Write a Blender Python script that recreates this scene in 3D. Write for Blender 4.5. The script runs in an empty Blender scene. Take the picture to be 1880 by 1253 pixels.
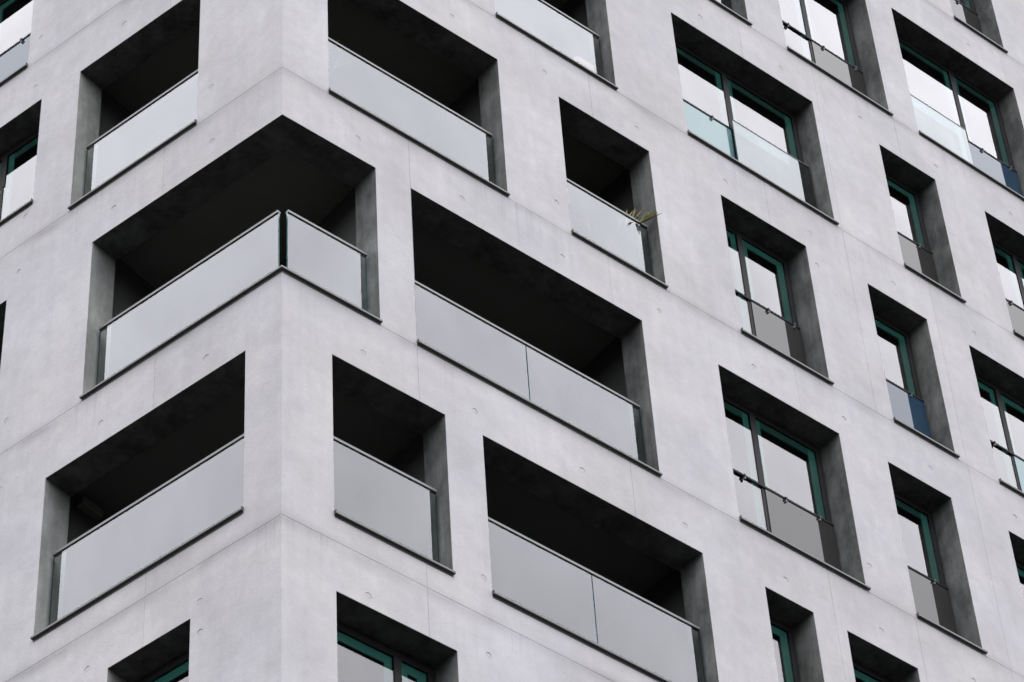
import bpy, bmesh, math, random
from mathutils import Vector, Matrix

random.seed(7)
scene = bpy.context.scene
C = scene.collection

# ------------------------------------------------------------------ camera
GROUND = 20.9                      # building coordinates start this far above the street
cam_d = bpy.data.cameras.new('camera')
cam = bpy.data.objects.new('camera', cam_d); C.objects.link(cam)
AZ, EL, ROLL = 0.83899294, 0.82023603, -0.07347293
f_ = Vector((math.cos(EL) * math.cos(AZ), math.cos(EL) * math.sin(AZ), math.sin(EL)))
r_ = Vector((math.sin(AZ), -math.cos(AZ), 0)); u_ = r_.cross(f_)
r2 = r_ * math.cos(ROLL) + u_ * math.sin(ROLL)
u2 = -r_ * math.sin(ROLL) + u_ * math.cos(ROLL)
m = Matrix((r2, u2, -f_)).transposed().to_4x4()
m.translation = Vector((-11.64937, -16.01322, -19.26358 + GROUND))
cam.matrix_world = m
cam_d.sensor_width = 36; cam_d.lens = 6018.33 / 1880 * 36
cam_d.clip_start = 0.1; cam_d.clip_end = 2000
scene.camera = cam

# ------------------------------------------------------------------ world and sun: bright overcast
SUN_EL, SUN_AZ = math.radians(56), math.radians(274)     # azimuth of the sun measured from +X
w = bpy.data.worlds.new('World'); scene.world = w; w.use_nodes = True
nt = w.node_tree; nt.nodes.clear()
out = nt.nodes.new('ShaderNodeOutputWorld'); bg = nt.nodes.new('ShaderNodeBackground')
sky = nt.nodes.new('ShaderNodeTexSky'); sky.sky_type = 'NISHITA'; sky.sun_disc = False
sky.sun_elevation = SUN_EL; sky.sun_rotation = math.radians(90) - SUN_AZ
sky.air_density = 1.0; sky.dust_density = 6.0; sky.ozone_density = 1.0
bw = nt.nodes.new('ShaderNodeRGBToBW')                       # cloud cover takes the blue out of the sky
nt.links.new(sky.outputs[0], bw.inputs[0])
tcw = nt.nodes.new('ShaderNodeTexCoord'); sep = nt.nodes.new('ShaderNodeSeparateXYZ')
nt.links.new(tcw.outputs['Generated'], sep.inputs[0])
grad = nt.nodes.new('ShaderNodeMapRange')                    # overcast dome: about three times brighter overhead than at the horizon
grad.inputs[1].default_value = 0.0; grad.inputs[2].default_value = 1.0
grad.inputs[3].default_value = 13.0; grad.inputs[4].default_value = 44.0
nt.links.new(sep.outputs[2], grad.inputs[0])
mw = nt.nodes.new('ShaderNodeMix'); mw.data_type = 'FLOAT'; mw.inputs[0].default_value = 0.88
nt.links.new(bw.outputs[0], mw.inputs[2]); nt.links.new(grad.outputs[0], mw.inputs[3])
cn = nt.nodes.new('ShaderNodeTexNoise'); cn.inputs['Scale'].default_value = 2.2; cn.inputs['Detail'].default_value = 5
nt.links.new(tcw.outputs['Generated'], cn.inputs['Vector'])
cr = nt.nodes.new('ShaderNodeMapRange'); cr.inputs[1].default_value = .3; cr.inputs[2].default_value = .7; cr.inputs[3].default_value = .93; cr.inputs[4].default_value = 1.07
nt.links.new(cn.outputs[0], cr.inputs[0])
cm = nt.nodes.new('ShaderNodeMath'); cm.operation = 'MULTIPLY'; nt.links.new(mw.outputs[0], cm.inputs[0]); nt.links.new(cr.outputs[0], cm.inputs[1])
tint = nt.nodes.new('ShaderNodeVectorMath'); tint.operation = 'SCALE'; tint.inputs[0].default_value = (0.985, 0.985, 1.03)
nt.links.new(cm.outputs[0], tint.inputs['Scale']); nt.links.new(tint.outputs[0], bg.inputs[0])
bg.inputs[1].default_value = 0.12
nt.links.new(bg.outputs[0], out.inputs[0])

sl = bpy.data.lights.new('sun', 'SUN'); sl.energy = 1.0; sl.angle = math.radians(25); sl.color = (1, 0.97, 0.94)
so = bpy.data.objects.new('sun', sl); C.objects.link(so); so.location = (-20, -20, 60)
sd = Vector((math.cos(SUN_EL) * math.cos(SUN_AZ), math.cos(SUN_EL) * math.sin(SUN_AZ), math.sin(SUN_EL)))
so.rotation_euler = sd.to_track_quat('Z', 'Y').to_euler()
vs = scene.view_settings
vs.view_transform = 'Standard'; vs.look = 'None'; vs.exposure = 0.0; vs.gamma = 1.0; vs.use_curve_mapping = False
scene.render.engine = 'CYCLES'
scene.cycles.max_bounces = 8; scene.cycles.caustics_reflective = False; scene.cycles.transparent_max_bounces = 12

# ------------------------------------------------------------------ the two facades' coordinates
A = -0.22307163
TLx, TLy = math.sin(A), math.cos(A)            # along the left facade
NLx, NLy = math.cos(A), -math.sin(A)           # into the building from the left facade
MIT = (1 - NLy) / NLx                          # slope of the mitre line at the corner
def P(face, u, d, z):
    if face == 'R':
        return Vector((u, d, z + GROUND))
    return Vector((TLx * u + NLx * d, TLy * u + NLy * d, z + GROUND))
def Pm(face, u, d, z):                         # a point whose u = 0 follows the mitre
    return P(face, u + (MIT * d if abs(u) < 1e-6 else 0), d, z)

# ------------------------------------------------------------------ materials
def new_mat(name):
    mt = bpy.data.materials.new(name); mt.use_nodes = True
    n = mt.node_tree.nodes; n.clear()
    o = n.new('ShaderNodeOutputMaterial')
    return mt, mt.node_tree, o
def ramp(nt, src, a, b, ca=0.0, cb=1.0):
    mr = nt.nodes.new('ShaderNodeMapRange'); mr.inputs[1].default_value = a; mr.inputs[2].default_value = b
    mr.inputs[3].default_value = ca; mr.inputs[4].default_value = cb
    nt.links.new(src, mr.inputs[0]); return mr.outputs[0]
def math_(nt, op, a, b=None):
    n = nt.nodes.new('ShaderNodeMath'); n.operation = op
    for i, v in enumerate((a, b)):
        if v is None: continue
        if isinstance(v, (int, float)): n.inputs[i].default_value = v
        else: nt.links.new(v, n.inputs[i])
    return n.outputs[0]
def noise(nt, vec, scale, detail=4, rough=0.55, mapping=None, dist=0.0):
    if mapping:
        mp = nt.nodes.new('ShaderNodeMapping'); mp.inputs['Scale'].default_value = mapping
        nt.links.new(vec, mp.inputs[0]); vec = mp.outputs[0]
    n = nt.nodes.new('ShaderNodeTexNoise'); n.inputs['Scale'].default_value = scale
    n.inputs['Detail'].default_value = detail; n.inputs['Roughness'].default_value = rough
    n.inputs['Distortion'].default_value = dist
    nt.links.new(vec, n.inputs['Vector']); return n.outputs[0]
JOINTS = [-18.055, -15.055, -12.055, -9.055, -6.055, -3.055, -0.055, 3.0, 6.0, 9.024, 12.072, 15.464]

def concrete(name, base, cloud=0.10, blotch=0.0, joints=True):
    mt, nt, o = new_mat(name)
    b = nt.nodes.new('ShaderNodeBsdfPrincipled'); b.inputs['Roughness'].default_value = 0.82
    b.inputs['Specular IOR Level'].default_value = 0.25
    tc = nt.nodes.new('ShaderNodeTexCoord'); V = tc.outputs['Object']
    f = ramp(nt, noise(nt, V, 0.9, 6, 0.6), 0.3, 0.7, 1 - cloud, 1 + cloud)                    # clouds
    f = math_(nt, 'MULTIPLY', f, ramp(nt, noise(nt, V, 6.0, 5, 0.65), 0.25, 0.75, 0.93, 1.07))   # mottling
    f = math_(nt, 'MULTIPLY', f, ramp(nt, noise(nt, V, 1.0, 4, 0.6, (9, 9, 0.35)), 0.3, 0.75, 1.03, 0.965))  # drips
    f = math_(nt, 'MULTIPLY', f, ramp(nt, noise(nt, V, 1.0, 3, 0.5, (0.5, 0.5, 26)), 0.3, 0.7, 0.991, 1.008)) # pour lines
    f = math_(nt, 'MULTIPLY', f, ramp(nt, noise(nt, V, 70.0, 3, 0.75), 0.25, 0.75, 0.88, 1.12))     # grain
    f = math_(nt, 'MULTIPLY', f, ramp(nt, noise(nt, V, 38.0, 2, 0.6), 0.62, 0.72, 1.0, 0.93))    # pores
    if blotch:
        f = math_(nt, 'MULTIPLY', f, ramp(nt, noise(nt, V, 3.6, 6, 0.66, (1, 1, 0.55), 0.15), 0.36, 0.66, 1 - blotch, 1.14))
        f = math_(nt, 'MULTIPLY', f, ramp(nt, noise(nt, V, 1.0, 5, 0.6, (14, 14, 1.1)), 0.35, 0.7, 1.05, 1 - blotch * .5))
    if joints:                                                                                  # dirt washed along the pour joints
        sx = nt.nodes.new('ShaderNodeSeparateXYZ'); nt.links.new(V, sx.inputs[0])
        wob = math_(nt, 'MULTIPLY', math_(nt, 'SUBTRACT', noise(nt, V, 1.7, 3, 0.5), 0.5), 0.16)
        z = math_(nt, 'ADD', sx.outputs[2], wob)
        tot = None
        for j in JOINTS[5:]:
            dd = math_(nt, 'ABSOLUTE', math_(nt, 'SUBTRACT', z, j + GROUND - 0.03))
            g = ramp(nt, dd, 0.0, 0.16, 1.0, 0.0)
            tot = g if tot is None else math_(nt, 'MAXIMUM', tot, g)
        tot = math_(nt, 'MULTIPLY', math_(nt, 'POWER', tot, 1.6), ramp(nt, noise(nt, V, 1.5, 5, 0.65), 0.36, 0.66, 0.02, 0.34))
        f = math_(nt, 'MULTIPLY', f, math_(nt, 'SUBTRACT', 1.0, tot))
        under = None                                                                            # runs below the joints
        for j in JOINTS[5:]:
            g = ramp(nt, math_(nt, 'SUBTRACT', j + GROUND, sx.outputs[2]), 0.0, 0.75, 1.0, 0.0)
            g = math_(nt, 'MULTIPLY', g, math_(nt, 'GREATER_THAN', j + GROUND, sx.outputs[2]))
            under = g if under is None else math_(nt, 'MAXIMUM', under, g)
        run = ramp(nt, noise(nt, V, 1.0, 4, 0.6, (20, 20, 0.25)), 0.52, 0.74, 0.0, 0.27)
        run = math_(nt, 'MULTIPLY', run, ramp(nt, noise(nt, V, 0.8, 2, 0.5), 0.48, 0.66, 0, 1))
        f = math_(nt, 'MULTIPLY', f, math_(nt, 'SUBTRACT', 1.0, math_(nt, 'MULTIPLY', under, run)))
    if joints:
        oi = nt.nodes.new('ShaderNodeObjectInfo')                                               # each pour came out a little different
        f = math_(nt, 'MULTIPLY', f, ramp(nt, oi.outputs['Random'], 0, 1, 0.972, 1.028))
        spot = noise(nt, V, 14.0, 6, 0.75, None, 0.5)
        f = math_(nt, 'MULTIPLY', f, ramp(nt, spot, 0.66, 0.74, 1.0, 0.86))                      # small dark patches
        pale = ramp(nt, noise(nt, V, 1.3, 5, 0.7, (1, 1, .7), 0.8), 0.57, 0.70, 1.0, 1.055)        # lime bloom
        f = math_(nt, 'MULTIPLY', f, pale)
    hue = ramp(nt, noise(nt, V, 0.7, 3, 0.5), 0.35, 0.65)
    mx = nt.nodes.new('ShaderNodeMix'); mx.data_type = 'RGBA'
    mx.inputs[6].default_value = (base[0] * 1.012, base[1] * 1.005, base[2] * 0.985, 1)
    mx.inputs[7].default_value = (base[0] * 0.99, base[1] * 0.995, base[2] * 1.012, 1)
    nt.links.new(hue, mx.inputs[0])
    mul = nt.nodes.new('ShaderNodeVectorMath'); mul.operation = 'SCALE'
    nt.links.new(mx.outputs[2], mul.inputs[0]); nt.links.new(f, mul.inputs['Scale'])
    nt.links.new(mul.outputs[0], b.inputs['Base Color'])
    bp = nt.nodes.new('ShaderNodeBump'); bp.inputs['Strength'].default_value = 0.35; bp.inputs['Distance'].default_value = 0.012
    hh = math_(nt, 'ADD', math_(nt, 'MULTIPLY', noise(nt, V, 5, 5, 0.6), 0.7), math_(nt, 'MULTIPLY', noise(nt, V, 70, 3, 0.6), 0.22))
    nt.links.new(hh, bp.inputs['Height']); nt.links.new(bp.outputs[0], b.inputs['Normal'])
    nt.links.new(b.outputs[0], o.inputs[0]); return mt

def plain(name, col, rough=0.6, metal=0.0, var=0.1, scale=8, spec=0.5):
    mt, nt, o = new_mat(name)
    b = nt.nodes.new('ShaderNodeBsdfPrincipled'); b.inputs['Roughness'].default_value = rough
    b.inputs['Metallic'].default_value = metal; b.inputs['Specular IOR Level'].default_value = spec
    tc = nt.nodes.new('ShaderNodeTexCoord')
    f = ramp(nt, noise(nt, tc.outputs['Object'], scale, 5, 0.6), 0.25, 0.75, 1 - var, 1 + var)
    mul = nt.nodes.new('ShaderNodeVectorMath'); mul.operation = 'SCALE'; mul.inputs[0].default_value = col
    nt.links.new(f, mul.inputs['Scale']); nt.links.new(mul.outputs[0], b.inputs['Base Color'])
    nt.links.new(b.outputs[0], o.inputs[0]); return mt

def glass(name, tint, gain, refl=(1, 1, 1), rough=0.0, wav=0.0):
    """coated sheet glass: Fresnel reflection with a gain over a tinted see-through body"""
    mt, nt, o = new_mat(name)
    tr = nt.nodes.new('ShaderNodeBsdfTransparent'); tr.inputs[0].default_value = (*tint, 1)
    gl = nt.nodes.new('ShaderNodeBsdfGlossy'); gl.inputs['Roughness'].default_value = rough
    gl.inputs['Color'].default_value = (*refl, 1)
    fr = nt.nodes.new('ShaderNodeFresnel'); fr.inputs[0].default_value = 1.5
    tcg = nt.nodes.new('ShaderNodeTexCoord')
    dirt = ramp(nt, noise(nt, tcg.outputs['Object'], 1.4, 4, 0.6, (1, 1, .6)), 0.3, 0.7, 0.94, 1.06)          # uneven coating and rain film
    fac = math_(nt, 'MINIMUM', math_(nt, 'MULTIPLY', math_(nt, 'MULTIPLY', fr.outputs[0], gain), dirt), 0.92)
    mx = nt.nodes.new('ShaderNodeMixShader'); nt.links.new(fac, mx.inputs[0])
    nt.links.new(tr.outputs[0], mx.inputs[1]); nt.links.new(gl.outputs[0], mx.inputs[2])
    if wav:
        tc = nt.nodes.new('ShaderNodeTexCoord')
        bp = nt.nodes.new('ShaderNodeBump'); bp.inputs['Strength'].default_value = wav; bp.inputs['Distance'].default_value = 0.02
        nt.links.new(noise(nt, tc.outputs['Object'], 1.6, 2, 0.4), bp.inputs['Height'])
        nt.links.new(bp.outputs[0], gl.inputs['Normal'])
    nt.links.new(mx.outputs[0], o.inputs[0]); return mt

def enamel(name, col, gain):
    """back-painted glass: opaque colour under a reflective face"""
    mt, nt, o = new_mat(name)
    df = nt.nodes.new('ShaderNodeBsdfDiffuse'); df.inputs[0].default_value = (*col, 1)
    gl = nt.nodes.new('ShaderNodeBsdfGlossy'); gl.inputs['Roughness'].default_value = 0.02
    fr = nt.nodes.new('ShaderNodeFresnel'); fr.inputs[0].default_value = 1.5
    fac = math_(nt, 'MULTIPLY', fr.outputs[0], gain)
    mx = nt.nodes.new('ShaderNodeMixShader'); nt.links.new(fac, mx.inputs[0])
    nt.links.new(df.outputs[0], mx.inputs[1]); nt.links.new(gl.outputs[0], mx.inputs[2])
    nt.links.new(mx.outputs[0], o.inputs[0]); return mt

CB = (0.336, 0.3295, 0.341)
M = dict(
    concrete=concrete('fair_faced_concrete', CB, 0.12),
    reveal=concrete('reveal_concrete_shaded', (0.156, 0.163, 0.160), 0.14, 0.54, False),  # blotchy concrete, base darkened to put recess shade into jambs and soffits
    reveal_lit=concrete('reveal_concrete_lit', (0.255, 0.262, 0.252), 0.12, 0.30, False),  # lighter copy for left-face jambs, their stronger light put into the base colour
    plug=concrete('plug_mortar', (0.31, 0.30, 0.315), 0.06, 0, False),
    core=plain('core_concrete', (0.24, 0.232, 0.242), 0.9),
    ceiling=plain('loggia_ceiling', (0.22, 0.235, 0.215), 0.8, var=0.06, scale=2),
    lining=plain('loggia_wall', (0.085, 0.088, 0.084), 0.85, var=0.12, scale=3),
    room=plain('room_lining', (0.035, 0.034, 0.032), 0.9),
    frame=plain('black_frame', (0.008, 0.008, 0.009), 0.6, spec=0.12),
    teal=plain('teal_inner_frame', (0.085, 0.180, 0.170), 0.5, var=0.05),
    teal_dark=plain('dark_green_blind_case', (0.028, 0.062, 0.056), 0.6, var=0.05),
    sill=plain('sill_metal', (0.062, 0.063, 0.062), 0.55, 0.0, var=0.12),
    rail=plain('rail_cap', (0.105, 0.107, 0.11), 0.5, 0.0, var=0.08),
    steel=plain('clip_steel', (0.12, 0.12, 0.123), 0.5, 0.0),
    pane=glass('window_glass', (0.52, 0.80, 0.75), 1.58, (0.99, 0.98, 1.0), 0.0, 0.008),
    balu=glass('balustrade_glass', (0.80, 0.87, 0.855), 1.55, (0.95, 0.966, 1.0)),
    clear=glass('clear_guard_glass', (0.09, 0.145, 0.155), 1.45, (0.94, 0.98, 1.0)),
    body=glass('glass_body', (0.97, 0.985, 0.98), 0.0),
    edge=plain('glass_edge', (0.03, 0.10, 0.09), 0.2, var=0.1),
    guard_grey=enamel('guard_grey', (0.024, 0.023, 0.022), 0.93),
    guard_blue=enamel('guard_blue', (0.013, 0.034, 0.062), 1.02),
    guard_teal=enamel('guard_teal', (0.085, 0.165, 0.18), 1.15),
    asphalt=plain('asphalt', (0.017, 0.0165, 0.0155), 0.9, var=0.25, scale=3),
    roof=plain('roof_gravel', (0.2, 0.2, 0.19), 0.9, var=0.2, scale=10),
    leaf=plain('palm_leaf', (0.085, 0.088, 0.010), 0.5, var=0.4, scale=20),
    leaf_dry=plain('dry_palm_tip', (0.20, 0.15, 0.018), 0.6, var=0.3, scale=20),
    terracotta=plain('terracotta', (0.30, 0.13, 0.08), 0.8),
    lamp=plain('lamp_housing', (0.26, 0.26, 0.25), 0.6),
    white=plain('white_plastic', (0.75, 0.74, 0.72), 0.5, var=0.04),
    pink=plain('pink_fabric', (0.72, 0.44, 0.42), 0.9, var=0.1),
    pink2=plain('pale_fabric', (0.80, 0.70, 0.66), 0.9, var=0.1),
)

# ------------------------------------------------------------------ mesh helpers
def link(name, bm, mats, parent=None, smooth=False, recalc=True):
    if recalc: bmesh.ops.recalc_face_normals(bm, faces=bm.faces)
    me = bpy.data.meshes.new(name); bm.to_mesh(me); bm.free()
    for k in (mats if isinstance(mats, (list, tuple)) else [mats]): me.materials.append(M[k])
    if smooth:
        for p in me.polygons: p.use_smooth = True
    o = bpy.data.objects.new(name, me); C.objects.link(o)
    if parent: o.parent = parent
    return o
def fbox(bm, face, u0, u1, d0, d1, z0, z1, mi=0, mit0=0.0, bev=0.0):
    """box in facade coordinates; mit0 = 1 lets its u0 end follow the corner mitre"""
    vs = []
    for u, isu0 in ((u0, 1), (u1, 0)):
        for d in (d0, d1):
            for z in (z0, z1):
                vs.append(bm.verts.new(P(face, u + (MIT * d * mit0 if isu0 else 0), d, z)))
    q = [(0, 1, 3, 2), (4, 6, 7, 5), (0, 4, 5, 1), (2, 3, 7, 6), (0, 2, 6, 4), (1, 5, 7, 3)]
    fs = []
    for a in q:
        fc = bm.faces.new([vs[i] for i in a]); fc.material_index = mi; fs.append(fc)
    if bev:
        bmesh.ops.recalc_face_normals(bm, faces=fs)
        es = {e for fc in fs for e in fc.edges}
        bmesh.ops.bevel(bm, geom=list(es), offset=bev, segments=1, affect='EDGES', profile=0.5)
    return fs
def one_box(name, mat, parent, *a, **k):
    bm = bmesh.new(); fbox(bm, *a, **k); return link(name, bm, mat, parent)
def glass_sheet(bm, face, *a):
    """coated outer face, clear body, dark green edges"""
    fs = fbox(bm, face, *a)
    for i, k in enumerate((1, 1, 0, 2, 1, 1)): fs[i].material_index = k
def ring(bm, face, u0, u1, z0, z1, d0, d1, wl, wr, wb, wt, mi=0):
    """rectangular frame as four butted bars"""
    fbox(bm, face, u0, u0 + wl, d0, d1, z0, z1, mi)
    fbox(bm, face, u1 - wr, u1, d0, d1, z0, z1, mi)
    fbox(bm, face, u0 + wl, u1 - wr, d0, d1, z1 - wt, z1, mi)
    if wb: fbox(bm, face, u0 + wl, u1 - wr, d0, d1, z0, z0 + wb, mi)
def quad(bm, pts, mi=0):
    fc = bm.faces.new([bm.verts.new(p) for p in pts]); fc.material_index = mi; return fc

# ------------------------------------------------------------------ ground
bm = bmesh.new()
for i in range(8):
    for j in range(8):
        x0, y0 = -600 + 150 * i, -600 + 150 * j
        quad(bm, [Vector((x0, y0, 0)), Vector((x0 + 150, y0, 0)), Vector((x0 + 150, y0 + 150, 0)), Vector((x0, y0 + 150, 0))])
bmesh.ops.remove_doubles(bm, verts=bm.verts, dist=0.001)
g = link('ground', bm, 'asphalt'); g['kind'] = 'structure'; g['label'] = 'dark street surface around the concrete building'; g['category'] = 'ground'

# ------------------------------------------------------------------ the building
bld = bpy.data.objects.new('apartment_building', None); C.objects.link(bld)
bld['label'] = 'pale concrete apartment building with deep-set windows and glass-fronted loggias around its corner'
bld['category'] = 'building'
T = 0.33                                         # wall thickness
GAP = 0.0007                                     # half a joint
HD = {-1: -0.627, 0: 2.258, 1: 5.266, 2: 8.273, 3: 11.294, 4: 14.695, 5: 17.95}
ZB = {-1: -2.78, 0: 0.226, 1: 3.0, 2: 6.0, 3: 9.024, 4: 12.072, 5: 15.464}
# face, floor, u0, u1, kind, sill height if raised
OPEN = [
    ('R', 2, 0.565, 2.823, 'b', None), ('R', 3, 2.847, 4.552, 'b', None), ('R', 1, 0.0, 1.121, 'corner', None),
    ('R', 1, 1.553, 4.530, 'b', None), ('R', 2, 3.665, 4.945, 'b', None), ('R', 0, 0.558, 1.847, 'b', None),
    ('R', 0, 2.287, 4.985, 'b', None),
    ('R', -1, 0.566, 1.849, 'w', None), ('R', 4, 5.690, 6.938, 'w', None), ('R', 3, 5.603, 7.851, 'w', None),
    ('R', 4, 7.569, 9.284, 'w', None), ('R', 3, 8.956, 9.902, 'w', None), ('R', 2, 5.992, 7.272, 'w', None),
    ('R', 2, 8.222, 9.162, 'w', None), ('R', 1, 5.569, 7.278, 'w', None), ('R', 1, 7.988, 8.933, 'w', None),
    ('R', 0, 5.792, 6.430, 'w', None), ('R', 0, 6.881, 7.846, 'w', None), ('R', 4, 9.788, 12.041, 'w', None),
    ('R', 5, 11.100, 12.058, 'w', None), ('R', 3, 10.754, 12.460, 'w', None), ('R', 2, 9.841, 11.550, 'w', None),
    ('R', 1, 9.806, 10.752, 'w', None),
    ('L', 2, 1.124, 2.835, 'b', None), ('L', 1, 0.0, 2.481, 'corner', None), ('L', 0, 0.433, 2.895, 'b', None),
    ('L', -1, 1.012, 1.955, 'w', None), ('L', 2, 3.395, 5.100, 'w', 6.535), ('L', 3, 3.669, 5.380, 'w', None),
    ('L', 1, 3.653, 5.370, 'b', None),
]
def rect(o):
    f, n, a, b, k, zz = o
    return (a, b, zz if zz is not None else ZB[n], HD[n])
def in_open(face, u, z, pad=0.0):
    for o in OPEN:
        if o[0] != face: continue
        a, b, c, d = rect(o)
        if a - pad < u < b + pad and c - pad < z < d + pad: return True
    return False

# tie holes of the formwork, on the pour grid
TIES = {'R': [], 'L': []}
for face, kmax in (('R', 11), ('L', 5)):
    for k in range(kmax):
        u = 0.908 + 1.2965 * k
        for i, zj in enumerate(JOINTS[5:]):
            top = {4: 2.96, 5: 2.85}.get(i - 1, 2.57)
            for dz in (top,):
                if not in_open(face, u, zj + dz, 0.09): TIES[face].append((u + random.uniform(-.012, .012), zj + dz + random.uniform(-.015, .015)))
TIES['R'] += [(7.405, 8.04), (3.49, 6.40), (2.194, 0.413), (7.39, 3.41)]
TIES['L'] += [(0.897, -0.848), (0.936, 6.455), (3.496, 9.42), (3.495, 3.43), (3.484, 6.42)]
RT = 0.034                                        # hole radius

def face_part(bm, face, u0, u1, z0, z1, ties, joint_u0, joint_u1):
    """front sheet of one wall panel with openings, tie holes, reveals and joint sides"""
    a = u0 + (GAP if joint_u0 else 0); b = u1 - (GAP if joint_u1 else 0)
    c, d = z0 + GAP, z1 - GAP
    ops = []
    for o in OPEN:
        if o[0] != face: continue
        x0, x1, y0, y1 = rect(o)
        if x1 > a and x0 < b and y1 > c and y0 < d:
            ops.append((max(x0, a), min(x1, b), max(y0, c), min(y1, d)))
    tie = [(u, z) for u, z in ties if a + .08 < u < b - .08 and c + .08 < z < d - .08]
    sq = [(u - .07, u + .07, z - .07, z + .07) for u, z in tie]
    us = sorted({round(v, 5) for v in [a, b] + [q for r in ops for q in r[:2]] + [q for r in sq for q in r[:2]]})
    zs = sorted({round(v, 5) for v in [c, d] + [q for r in ops for q in r[2:]] + [q for r in sq for q in r[2:]]})
    V = {}
    def vt(u, dd, z):
        k = (round(u, 5), round(dd, 5), round(z, 5))
        if k not in V: V[k] = bm.verts.new(Pm(face, k[0], dd, k[2]))
        return V[k]
    def inr(u, z, rs): return any(r[0] < u < r[1] and r[2] < z < r[3] for r in rs)
    nu, nz = len(us) - 1, len(zs) - 1
    st = [[0] * nz for _ in range(nu)]             # 1 wall, 2 opening, 3 tie square
    for i in range(nu):
        for j in range(nz):
            cu, cz = (us[i] + us[i + 1]) / 2, (zs[j] + zs[j + 1]) / 2
            st[i][j] = 2 if inr(cu, cz, ops) else 3 if inr(cu, cz, sq) else 1
    def fc(vs, mi):
        vs2 = []
        for v in vs:
            if v not in vs2: vs2.append(v)
        if len(vs2) < 3: return
        try:
            f = bm.faces.new(vs2 if face == 'R' else vs2[::-1]); f.material_index = mi
        except ValueError: pass
    for i in range(nu):
        for j in range(nz):
            if st[i][j] == 1:
                fc([vt(us[i], 0, zs[j]), vt(us[i + 1], 0, zs[j]), vt(us[i + 1], 0, zs[j + 1]), vt(us[i], 0, zs[j + 1])], 0)
            if st[i][j] in (1, 3):
                for di, dj in ((-1, 0), (1, 0), (0, -1), (0, 1)):
                    p, q = i + di, j + dj
                    inside = 0 <= p < nu and 0 <= q < nz
                    if inside and st[p][q] != 2: continue
                    dep = T if inside else 0.015
                    if not inside and di == -1 and not joint_u0: continue
                    if not inside and di == 1 and not joint_u1: continue
                    if di: e = [(us[i + (di > 0)], zs[j]), (us[i + (di > 0)], zs[j + 1])]
                    else: e = [(us[i], zs[j + (dj > 0)]), (us[i + 1], zs[j + (dj > 0)])]
                    vs = [vt(e[0][0], 0, e[0][1]), vt(e[1][0], 0, e[1][1]), vt(e[1][0], dep, e[1][1]), vt(e[0][0], dep, e[0][1])]
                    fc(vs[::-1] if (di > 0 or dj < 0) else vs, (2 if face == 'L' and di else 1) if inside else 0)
    N = 16
    for (u, z), r in zip(tie, sq):
        cs = [vt(round(x, 5), 0, round(y, 5)) for x, y in ((r[0], r[2]), (r[1], r[2]), (r[1], r[3]), (r[0], r[3]))]
        c0 = []; c1 = []
        for k in range(N):
            an = math.radians(225) + 2 * math.pi * k / N
            c0.append(bm.verts.new(P(face, u + RT * math.cos(an), 0, z + RT * math.sin(an))))
            c1.append(bm.verts.new(P(face, u + RT * .92 * math.cos(an), .0055, z + RT * .92 * math.sin(an))))
        for s in range(4):
            k0 = s * 4
            for k in range(k0, k0 + 4):
                if k == k0 + 2: fc([cs[s], cs[(s + 1) % 4], c0[k % N]], 0)
                if k < k0 + 2: fc([cs[s], c0[(k + 1) % N], c0[k]], 0)
                else: fc([cs[(s + 1) % 4], c0[(k + 1) % N], c0[k % N]], 0)
        for k in range(N): fc([c0[k], c0[(k + 1) % N], c1[(k + 1) % N], c1[k]], 0)
    return tie

def plug(face, u, z, parent):
    """mortar plug: nearly flush at its lower rim, set back at the upper one"""
    bm = bmesh.new(); N = 14; r = RT * .93; top = random.uniform(.0018, .0047); low = random.uniform(.0004, .0015)
    def dd(h): return low + (top - low) * (h * .5 + .5)
    c = bm.verts.new(P(face, u, dd(0) - .0004, z)); prev = []
    for k in range(N):
        an = 2 * math.pi * k / N; sn = math.sin(an)
        prev.append((bm.verts.new(P(face, u + r * .7 * math.cos(an), dd(sn * .7), z + r * .7 * sn)),
                     bm.verts.new(P(face, u + r * math.cos(an), min(.0053, dd(sn) + .0003), z + r * sn))))
    for k in range(N):
        a, b = prev[k], prev[(k + 1) % N]
        bm.faces.new([c, a[0], b[0]]); bm.faces.new([a[0], a[1], b[1], b[0]])
    return link('tie_hole_plug', bm, 'plug', parent)

def finish_panel(bm):
    bmesh.ops.remove_doubles(bm, verts=bm.verts, dist=0.0004)
    bm.normal_update()
    es = [e for e in bm.edges if len(e.link_faces) == 2 and e.calc_face_angle(0) > 0.6
          and max((v.co - e.verts[0].co).length for v in e.verts) > 0.03]
    bmesh.ops.bevel(bm, geom=es, offset=0.003, segments=2, affect='EDGES', profile=0.5, clamp_overlap=True)

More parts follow.
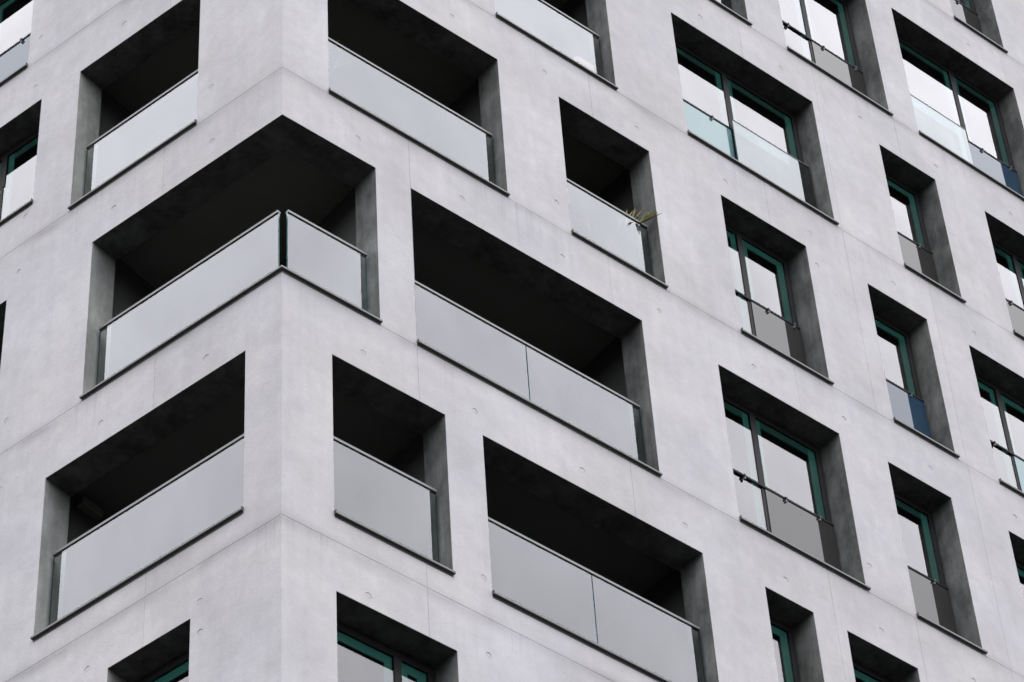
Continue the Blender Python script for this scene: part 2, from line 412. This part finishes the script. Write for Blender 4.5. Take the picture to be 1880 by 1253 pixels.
ZTOP = 18.7
bands = [-GROUND] + JOINTS + [ZTOP]
SPL = [1.55, 4.144, 6.738, 9.332, 11.926, 14.52]
for bi in range(len(bands) - 1):
    z0, z1 = bands[bi], bands[bi + 1]
    low = z1 < -3
    # corner panel: both facades in one pour
    bm = bmesh.new()
    tr = face_part(bm, 'R', 0, SPL[0], z0, z1, [] if low else TIES['R'], False, True)
    tl = face_part(bm, 'L', 0, SPL[0], z0, z1, [] if low else TIES['L'], False, True)
    finish_panel(bm)
    o = link('wall_panel', bm, ['concrete', 'reveal', 'reveal_lit'], bld, recalc=False)
    for u, z in tr: plug('R', u, z, o)
    for u, z in tl: plug('L', u, z, o)
    for face, last in (('R', 6), ('L', 3)):
        sp = SPL[:last]
        if face == 'R' and -0.1 < z0 < 3 or face == 'R' and 5 < z0 < 12: sp = sorted(sp + [7.955])
        for a, b in zip(sp, sp[1:]):
            bm = bmesh.new()
            tt = face_part(bm, face, a, b, z0, z1, [] if low else TIES[face], True, True)
            if not bm.faces: bm.free(); continue
            finish_panel(bm)
            o = link('wall_panel', bm, ['concrete', 'reveal', 'reveal_lit'], bld, recalc=False)
            for u, z in tt: plug(face, u, z, o)

# core behind the panels, seen only down the joints; rear walls and roof close the block
bm = bmesh.new()
for face, end in (('R', 14.52), ('L', 6.738)):
    us = sorted({0.0, end} | {v for o in OPEN if o[0] == face for v in (o[2], o[3])})
    zs = sorted({-GROUND, ZTOP} | {v for o in OPEN if o[0] == face for v in rect(o)[2:]})
    for i in range(len(us) - 1):
        for j in range(len(zs) - 1):
            if in_open(face, (us[i] + us[i + 1]) / 2, (zs[j] + zs[j + 1]) / 2): continue
            quad(bm, [Pm(face, a, 0.012, b) for a, b in ((us[i], zs[j]), (us[i + 1], zs[j]), (us[i + 1], zs[j + 1]), (us[i], zs[j + 1]))])
link('wall_core', bm, 'core', bld, recalc=False)
bm = bmesh.new()
e1, e2 = P('R', 14.52, 0, 0), P('L', 6.738, 0, 0)
e1b, e2b = Vector((14.52, 9.0, 0)), Vector((e2.x + 3.0, 9.0, 0))
for p, q in ((e1, e1b), (e1b, e2b), (e2b, e2)):
    quad(bm, [Vector((p.x, p.y, 0)), Vector((q.x, q.y, 0)), Vector((q.x, q.y, ZTOP + GROUND)), Vector((p.x, p.y, ZTOP + GROUND))])
link('rear_wall', bm, 'concrete', bld)
bm = bmesh.new()
top = [Vector((v.x, v.y, ZTOP + GROUND - .02)) for v in (P('R', 0.0, .03, 0), P('R', 14.5, .03, 0), e1b, e2b, P('L', 6.72, .03, 0))]
quad(bm, top); link('roof', bm, 'roof', bld)

# ------------------------------------------------------------------ sills
def sill(face, u0, u1, z0, parent, over=0.02, mit=False):
    bm = bmesh.new()
    a = u0 if mit else u0 + .004
    fbox(bm, face, a, u1 - .004, 0.0, T - .02, z0 + .003, z0 + .036, 0, 1.0 if mit else 0)
    a = u0 if mit else u0 - .006
    fbox(bm, face, a, u1 + over, -0.032, -0.003, z0 + .026, z0 + .049, 0, 1.0 if mit else 0)
    if not mit: fbox(bm, face, a, a + .006, -.030, .04, z0 + .050, z0 + .072)
    return link('sill', bm, 'sill', parent)

# ------------------------------------------------------------------ balconies (loggias)
def loggia_shell(bm, face, u0, u1, z0, z1, depth):
    e = 0.14; a, b, c, d = u0 - e, u1 + e, z0 - 0.001, z1 + 0.30
    f = T + .001
    def q(pts, mi): quad(bm, [P(face, *p) for p in pts], mi)
    q([(a, f, d), (b, f, d), (b, depth, d), (a, depth, d)], 0)                         # ceiling
    q([(a, f, c), (b, f, c), (b, depth, c), (a, depth, c)], 1)                         # floor
    q([(a, f, c), (a, f, d), (a, depth, d), (a, depth, c)], 2)
    q([(b, f, c), (b, f, d), (b, depth, d), (b, depth, c)], 2)
    q([(a, depth, c), (b, depth, c), (b, depth, d), (a, depth, d)], 1)                 # back wall
    q([(a, f, c), (u0, f, c), (u0, f, d), (a, f, d)], 2); q([(u1, f, c), (b, f, c), (b, f, d), (u1, f, d)], 2)
    q([(u0, f, z1), (u1, f, z1), (u1, f, d), (u0, f, d)], 2)
RAILTOP = {0: 1.377, 1: 4.102, 2: 7.124, 3: 10.142}
def glass_run(face, u0, u1, z0, ztop, parent, joints=(), mit=False, gap0=0.03, gap1=0.036):
    d0, d1 = 0.138, 0.156
    cuts = [u0 + gap0] + list(joints) + [u1 - gap1]
    for i in range(len(cuts) - 1):
        a = cuts[i] + (0.006 if i else 0); b = cuts[i + 1] - (0.006 if i < len(cuts) - 2 else 0)
        bm = bmesh.new()
        glass_sheet(bm, face, a, b, d0, d1, z0 + .037, ztop - .022)
        link('glass_panel', bm, ['balu', 'edge', 'body'], parent)
    one_box('handrail', 'rail', parent, face, cuts[0] - .002, cuts[-1] + .004, 0.126, 0.168, ztop - .034, ztop, bev=.003)

def balcony(face, n, u0, u1, joints=()):
    z0, z1 = ZB[n], HD[n]
    bm = bmesh.new(); loggia_shell(bm, face, u0, u1, z0, z1, 1.9)
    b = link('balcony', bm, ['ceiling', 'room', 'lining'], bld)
    sill(face, u0, u1, z0, b, 0.006)
    glass_run(face, u0, u1, z0, RAILTOP[n], b, joints)
    bm = bmesh.new(); w = min(1.6, (u1 - u0) * .7); m0 = (u0 + u1) / 2 - w / 2
    ring(bm, face, m0, m0 + w, z0 + .01, z0 + 2.15, 1.84, 1.895, .07, .07, .08, .07)
    fbox(bm, face, m0 + w / 2 - .04, m0 + w / 2 + .04, 1.84, 1.895, z0 + .09, z0 + 2.08)
    dr = link('balcony_door', bm, 'frame', b)
    one_box('door_pane', 'pane', b, face, m0 + .07, m0 + w - .07, 1.865, 1.873, z0 + .09, z0 + 2.08)
    return b
for o in OPEN:
    f, n, a, b_, k, zz = o
    if k == 'b':
        j = {('R', 1, 1.553): (3.032,), ('R', 0, 2.287): (3.627,)}.get((f, n, a), ())
        if (f, n, a) in (('R', 2, 0.565), ('R', 0, 0.558), ('L', 2, 1.124), ('L', 0, 0.433)): continue    # corner rooms, below
        balcony(f, n, a, b_, j)

# corner loggias: one room behind both facades, with or without a pier at the corner
def lift(v, z): return Vector((v.x, v.y, z + GROUND))
def corner_balcony(n, ra, rb, la, lb, dr, dl, label):
    z0, z1 = ZB[n], HD[n]; e = 0.14; f = T + .001; c = z1 + .3
    foot = [P('R', MIT * f, f, 0), P('R', rb + e, f, 0), Vector((rb + e, dr, 0)), P('L', lb + e, dl, 0), P('L', lb + e, f, 0)]
    bm = bmesh.new()
    quad(bm, [lift(v, c) for v in foot], 0); quad(bm, [lift(v, z0 - .001) for v in foot], 1)
    for i in (1, 2, 3):
        quad(bm, [lift(foot[i], z0), lift(foot[i + 1], z0), lift(foot[i + 1], c), lift(foot[i], c)], 2 if i != 2 else 1)
    for face, ua, ub in (('R', ra, rb), ('L', la, lb)):
        m = MIT * f
        quad(bm, [P(face, m, f, z1), P(face, ub + e, f, z1), P(face, ub + e, f, c), P(face, m, f, c)], 2)
        quad(bm, [P(face, ub, f, z0), P(face, ub + e, f, z0), P(face, ub + e, f, z1), P(face, ub, f, z1)], 2)
        if ua: quad(bm, [P(face, m, f, z0), P(face, ua, f, z0), P(face, ua, f, z1), P(face, m, f, z1)], 2)
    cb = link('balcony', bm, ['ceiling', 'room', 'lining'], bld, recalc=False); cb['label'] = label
    for face, ua, ub in (('R', ra, rb), ('L', la, lb)):
        sill(face, ua, ub, z0, cb, 0.006, not ua)
        glass_run(face, ua, ub, z0, RAILTOP[n], cb, gap0=0.03 if ua else 0.166)
    return cb
corner_balcony(1, 0.0, 1.121, 0.0, 2.481, 2.75, 1.5, 'open-cornered loggia wrapping round the corner of the building')
corner_balcony(2, 0.565, 2.823, 1.124, 2.835, 2.2, 1.9, 'upper corner loggia with a wide pier at the corner')
cb = corner_balcony(0, 0.558, 1.847, 0.433, 2.895, 2.4, 1.7, 'lower corner loggia with a narrow pier at the corner')
bm = bmesh.new()
fbox(bm, 'L', 2.895 + .04, 2.895 + .137, .54, .82, 2.375, 2.47, bev=.01)
link('wall_lamp', bm, 'lamp', cb)

# ------------------------------------------------------------------ windows
def clip(face, u, d, z, parent):
    bm = bmesh.new(); N = 12
    prof = [(.013, -.008), (.020, -.008), (.020, .008), (.013, .008)]
    rows = []
    for k in range(N):
        an = 2 * math.pi * k / N
        rows.append([bm.verts.new(P(face, u + q, d + r * math.cos(an), z + r * math.sin(an))) for r, q in prof])
    for k in range(N):
        for i in range(4):
            bm.faces.new([rows[k][i], rows[(k + 1) % N][i], rows[(k + 1) % N][(i + 1) % 4], rows[k][(i + 1) % 4]])
    fbox(bm, face, u - .008, u + .008, d - .006, d + .02, z - .045, z - .015)
    return link('rail_clip', bm, 'steel', parent)

FD = 0.262                                        # front of the sashes
IN = 0.05                                         # gap between sash and reveal
def window(face, n, u0, u1, zlow=None, mull=None, rail=None, guard=None, gcol='grey', balu=None, railz=1.10, clips=(), dark=()):
    z0, z1 = zlow if zlow is not None else ZB[n], HD[n]
    bm = bmesh.new()
    ring(bm, face, u0 + .001, u1 - .001, z0 + .037, z1 - .001, T, T + .05, .16, .16, .12, .16)     # outer frame, set back
    ring(bm, face, u0 + IN, u1 - IN, z0 + .038, z1 - IN, FD, T - .001, .07, .07, .05, .07)          # sash border
    wdw = link('window', bm, 'frame', bld)
    sill(face, u0, u1, z0, wdw, 0.036)
    edges = [u0 + IN + .07]
    if mull:
        bm = bmesh.new()                          # the bar is slimmer below the guard rail
        fbox(bm, face, mull - .040, mull + .040, FD - .008, T - .002, z0 + railz, z1 - IN - .071)
        fbox(bm, face, mull - .022, mull + .022, FD - .006, T - .002, z0 + .09, z0 + railz)
        link('mullion', bm, 'frame', wdw)
        edges += [mull - .022, mull + .022]
    edges += [u1 - IN - .07]
    for si, (a, b) in enumerate(zip(edges[::2], edges[1::2])):
        bm = bmesh.new(); glass_sheet(bm, face, a, b, FD + .001, FD + .009, z0 + .088, z1 - IN - .071)
        link('pane', bm, ['pane', 'edge', 'body'], wdw)
        bm = bmesh.new()
        ring(bm, face, a + .002, b - .002, z0 + .09, z1 - IN - .073, FD + .022, T - .006, .100, .100, .09, .100)
        ring(bm, face, a + .103, b - .103, z0 + .181, z1 - IN - .174, FD + .03, T - .004, .010, .010, .010, .010, 1)
        bm.faces.ensure_lookup_table()
        if si in dark:                            # a dark green blind case covers the head of this sash
            for fc in bm.faces[12:18]: fc.material_index = 2
        link('inner_frame', bm, ['teal', 'frame', 'teal_dark'], wdw)
    # dark room behind
    bm = bmesh.new(); e = .08
    a, b, c, d = u0 - e, u1 + e, z0 - e + .1, z1 + e
    fr, bk = T + .051, T + 1.5
    def q(p): quad(bm, [P(face, *x) for x in p])
    q([(a, fr, d), (b, fr, d), (b, bk, d), (a, bk, d)]); q([(a, fr, c), (b, fr, c), (b, bk, c), (a, bk, c)])
    q([(a, fr, c), (a, fr, d), (a, bk, d), (a, bk, c)]); q([(b, fr, c), (b, fr, d), (b, bk, d), (b, bk, c)])
    q([(a, bk, c), (b, bk, c), (b, bk, d), (a, bk, d)])
    q([(a, fr, c), (u0 + .03, fr, c), (u0 + .03, fr, d), (a, fr, d)]); q([(u1 - .03, fr, c), (b, fr, c), (b, fr, d), (u1 - .03, fr, d)])
    q([(u0, fr, z1 - .03), (u1, fr, z1 - .03), (u1, fr, d), (u0, fr, d)])
    q([(u0, fr, c), (u1, fr, c), (u1, fr, z0 + .06), (u0, fr, z0 + .06)])
    link('room_interior', bm, 'room', wdw)
    if rail:
        ra, rb = rail
        one_box('guard_rail', 'frame', wdw, face, ra, rb, FD - .022, FD - .0015, z0 + railz - .033, z0 + railz, bev=.004)
        for cu in clips: clip(face, cu, FD - .028, z0 + railz - .03, wdw)
    if guard:
        ga, gb = guard
        one_box('guard_panel', 'guard_' + gcol, wdw, face, ga, gb, FD - .014, FD - .004, z0 + .037, z0 + railz - .034)
    if balu:
        ba, bb = balu
        bm = bmesh.new()
        glass_sheet(bm, face, ba, bb, .192, .208, z0 + .037, z0 + 1.19)
        link('guard_glass', bm, ['clear', 'edge', 'body'], wdw)
        one_box('edge_trim', 'sill', wdw, face, ba - .002, bb + .002, .188, .212, z0 + 1.191, z0 + 1.203)
    return wdw
def fullrail(u0, u1): return (u0 + .045, u1 - .045)
window('R', -1, .566, 1.849, mull=1.40)
window('R', 4, 5.690, 6.938, balu=(5.75, 6.90))
window('R', 3, 5.603, 7.851, mull=6.645, rail=(5.648, 6.62), guard=(5.648, 6.60), gcol='teal', balu=(6.591, 7.81), clips=(6.30,), dark=(0, 1))
window('R', 4, 7.569, 9.284, mull=8.335, rail=fullrail(7.569, 9.284), guard=(8.36, 9.24), clips=(7.95, 8.55, 9.10), dark=(0, 1))
window('R', 3, 8.956, 9.902, rail=fullrail(8.956, 9.902), guard=(9.0, 9.857), clips=(9.62,))
window('R', 2, 5.992, 7.272, mull=6.475, rail=fullrail(5.992, 7.272), guard=(6.50, 7.227), clips=(6.74, 7.12))
window('R', 2, 8.222, 9.162, rail=fullrail(8.222, 9.162), guard=(8.267, 9.117), gcol='blue', clips=(8.90,))
window('R', 1, 5.569, 7.278, mull=6.25, rail=fullrail(5.569, 7.278), guard=(6.275, 7.233), clips=(5.98, 6.55, 7.02), dark=(0, 1))
window('R', 1, 7.988, 8.933, rail=fullrail(7.988, 8.933), guard=(8.033, 8.888), clips=(8.66,), dark=(0,))
window('R', 0, 5.792, 6.430)
window('R', 0, 6.881, 7.846)
window('R', 4, 9.788, 12.041, mull=11.095, rail=(11.06, 11.996), guard=(11.06, 11.996), gcol='blue', balu=(9.83, 11.02), clips=(11.35, 11.86), dark=(0, 1))
window('R', 5, 11.10, 12.058, rail=fullrail(11.10, 12.058), guard=(11.145, 12.013), clips=(11.62,))
window('R', 3, 10.754, 12.460, mull=11.505, rail=fullrail(10.754, 12.460), guard=(10.80, 12.415), clips=(11.18, 11.9), dark=(0, 1))
window('R', 2, 9.841, 11.550, mull=10.53, rail=fullrail(9.841, 11.550), guard=(10.55, 11.505), gcol='teal', clips=(10.22, 10.85))
window('R', 1, 9.806, 10.752, rail=fullrail(9.806, 10.752), guard=(9.851, 10.707), clips=(10.4,))
window('L', -1, 1.012, 1.955)
window('L', 2, 3.395, 5.100, zlow=6.535, mull=4.18, dark=(0, 1))
window('L', 3, 3.669, 5.380, mull=4.62, rail=fullrail(3.669, 5.38), guard=(3.714, 5.335), gcol='blue', clips=(4.07,))

# ------------------------------------------------------------------ things on the balconies
def blade(bm, p0, p1, w, sag, dry):
    """one narrow leaf blade, folded along its middle, drying at the tip"""
    ax = (p1 - p0).normalized(); side = ax.cross(Vector((.3, .2, 1))).normalized(); up = side.cross(ax)
    prev = None
    for i in range(6):
        t = i / 5; c = p0.lerp(p1, t) + Vector((0, 0, sag * math.sin(math.pi * t)))
        ww = w * (0.35 + 1.3 * t * (1 - t) * 2) * (1 - t ** 3) + .0006
        cur = [bm.verts.new(c - side * ww + up * ww * .5), bm.verts.new(c), bm.verts.new(c + side * ww + up * ww * .5)]
        if prev:
            for a in (0, 1):
                f = bm.faces.new([prev[a], prev[a + 1], cur[a + 1], cur[a]]); f.material_index = 1 if (t > .75 and dry) else 0
        prev = cur
def frond(bm, base, heart, tip, spread, n, seed):
    """stalk from the stem to the leaf's heart, then a fan of blades toward the tip"""
    rnd = random.Random(seed); blade(bm, base, heart, .006, .02, False)
    ax = tip - heart; L = ax.length; s1 = ax.cross(Vector((0, 0, 1))).normalized(); s2 = s1.cross(ax).normalized()
    for k in range(n):
        a = (k / (n - 1) - .5) * 2
        q = heart + ax * rnd.uniform(.75, 1.05) * (1 - .25 * a * a) + (s1 * a * .55 + s2 * rnd.uniform(-.9, .9)) * spread * L
        blade(bm, heart, q, rnd.uniform(.008, .013), rnd.uniform(.0, .02), rnd.random() < .6)
def palm(face, u, d, z, height, fronds, label, seed):
    root = bpy.data.objects.new('potted_palm', None); C.objects.link(root)
    root.location = P(face, u, d, z); root['label'] = label; root['category'] = 'plant'; root['group'] = 'palms on the balconies'
    bm = bmesh.new(); N = 18; rings = []
    for r, h in ((.10, 0), (.135, .24), (.15, .24), (.15, .28), (.13, .28), (.125, .23), (.0, .23)):
        rings.append([bm.verts.new(Vector((r * math.cos(2 * math.pi * k / N), r * math.sin(2 * math.pi * k / N), h))) for k in range(N)] if r else [bm.verts.new(Vector((0, 0, h)))])
    for a, b in zip(rings, rings[1:]):
        for k in range(N):
            if len(b) == 1: bm.faces.new([a[k], a[(k + 1) % N], b[0]])
            else: bm.faces.new([a[k], a[(k + 1) % N], b[(k + 1) % N], b[k]])
    link('pot', bm, 'terracotta', root)
    bm = bmesh.new()
    for k in range(8):
        h0, h1 = .23 + (height - .23) * k / 8, .23 + (height - .23) * (k + 1) / 8
        for i in range(8):
            a0, a1 = 2 * math.pi * i / 8, 2 * math.pi * (i + 1) / 8
            r0, r1 = .030 - .0015 * k, .026 - .0015 * k
            quad(bm, [Vector((r0 * math.cos(a0), r0 * math.sin(a0), h0)), Vector((r0 * math.cos(a1), r0 * math.sin(a1), h0)),
                      Vector((r1 * math.cos(a1), r1 * math.sin(a1), h1)), Vector((r1 * math.cos(a0), r1 * math.sin(a0), h1))])
    link('stem', bm, 'leaf_dry', root)
    for i, (h, tp, sp, n) in enumerate(fronds):
        bm = bmesh.new()
        frond(bm, Vector((0, 0, height)), P(face, *h) - root.location, P(face, *tp) - root.location, sp, n, seed + i)
        link('frond', bm, ['leaf', 'leaf_dry'], root, recalc=False)
    return root
palm('R', 4.62, .50, 6.04, .80, [
    ((4.78, .11, 7.06), (4.955, -.035, 7.29), .14, 8), ((4.80, .12, 7.08), (4.965, -.04, 7.23), .14, 6), ((4.74, .10, 7.10), (4.66, .06, 7.00), .3, 3),
    ((4.68, .22, 7.08), (4.74, .18, 7.34), .3, 5), ((4.76, .22, 7.12), (4.90, .12, 7.46), .22, 4), ((4.64, .30, 7.05), (4.66, .22, 7.24), .4, 4),
    ((4.50, .60, 7.2), (4.30, .6, 7.35), .5, 7), ((4.72, .7, 7.2), (4.85, .9, 7.3), .5, 7)],
    'palm whose fronds poke over the glass of the small square balcony at its right end', 11)
palm('R', .70, .66, 6.04, .90, [
    ((.86, .70, 7.60), (.95, .64, 8.05), .3, 4), ((.92, .66, 7.50), (1.05, .58, 7.95), .3, 4), ((.84, .20, 7.10), (.95, .19, 7.22), .15, 3),
    ((.80, .22, 6.8), (.90, .17, 6.98), .4, 7), ((.6, .7, 7.4), (.5, .75, 7.6), .5, 7), ((.8, .8, 7.3), (1.0, .9, 7.5), .5, 7)],
    'palm standing in the dark left end of the upper balcony beside the corner', 31)

# pink cushions piled behind the glass of the topmost balcony
for i, pos in enumerate(('lowest', 'second lowest', 'second highest', 'topmost')):
    bm = bmesh.new(); sh = (.0, .012, -.008, .01)[i]
    fbox(bm, 'R', 4.225 + sh, 4.525 + sh * .5, .235 + sh, .60, 9.066 + i * .168, 9.066 + .162 + i * .168, bev=.04)
    o = link('cushion', bm, 'pink' if i % 2 else 'pink2'); o['category'] = 'cushion'; o['group'] = 'cushions piled on the topmost balcony'
    o['label'] = pos + ' pink cushion in the pile behind the topmost balcony glass'
# long white planter with a small plant behind the long balcony's glass
root = bpy.data.objects.new('planter', None); C.objects.link(root); root.location = P('R', 3.79, .335, 3.04)
root['label'] = 'long low white planter behind the right glass panel of the long balcony'; root['category'] = 'planter'
bm = bmesh.new()
X0, X1, Y0, Y1, H, t = -.42, .42, -.10, .10, .385, .012
def bb(x0, x1, y0, y1, z0, z1):
    v = [bm.verts.new(Vector((x, y, z))) for x in (x0, x1) for y in (y0, y1) for z in (z0, z1)]
    for q in ((0, 1, 3, 2), (4, 6, 7, 5), (0, 4, 5, 1), (2, 3, 7, 6), (0, 2, 6, 4), (1, 5, 7, 3)): bm.faces.new([v[i] for i in q])
bb(X0, X1, Y0, Y0 + t, 0, H); bb(X0, X1, Y1 - t, Y1, 0, H); bb(X0, X0 + t, Y0 + t, Y1 - t, 0, H); bb(X1 - t, X1, Y0 + t, Y1 - t, 0, H)
bb(X0 + t, X1 - t, Y0 + t, Y1 - t, 0, .34)
link('trough', bm, 'white', root)
bm = bmesh.new(); rnd = random.Random(4)
for k in range(26):
    a = rnd.uniform(0, 6.28); b = Vector((-.13, -.04, .34)); ln = rnd.uniform(.06, .13)
    tip = b + Vector((math.cos(a) * ln * .7, math.sin(a) * ln * .7, ln)); n = Vector((-math.sin(a), math.cos(a), 0)) * .012
    mdl = b.lerp(tip, .6); quad(bm, [b, mdl + n, tip, mdl - n])
link('foliage', bm, 'leaf', root, recalc=False)
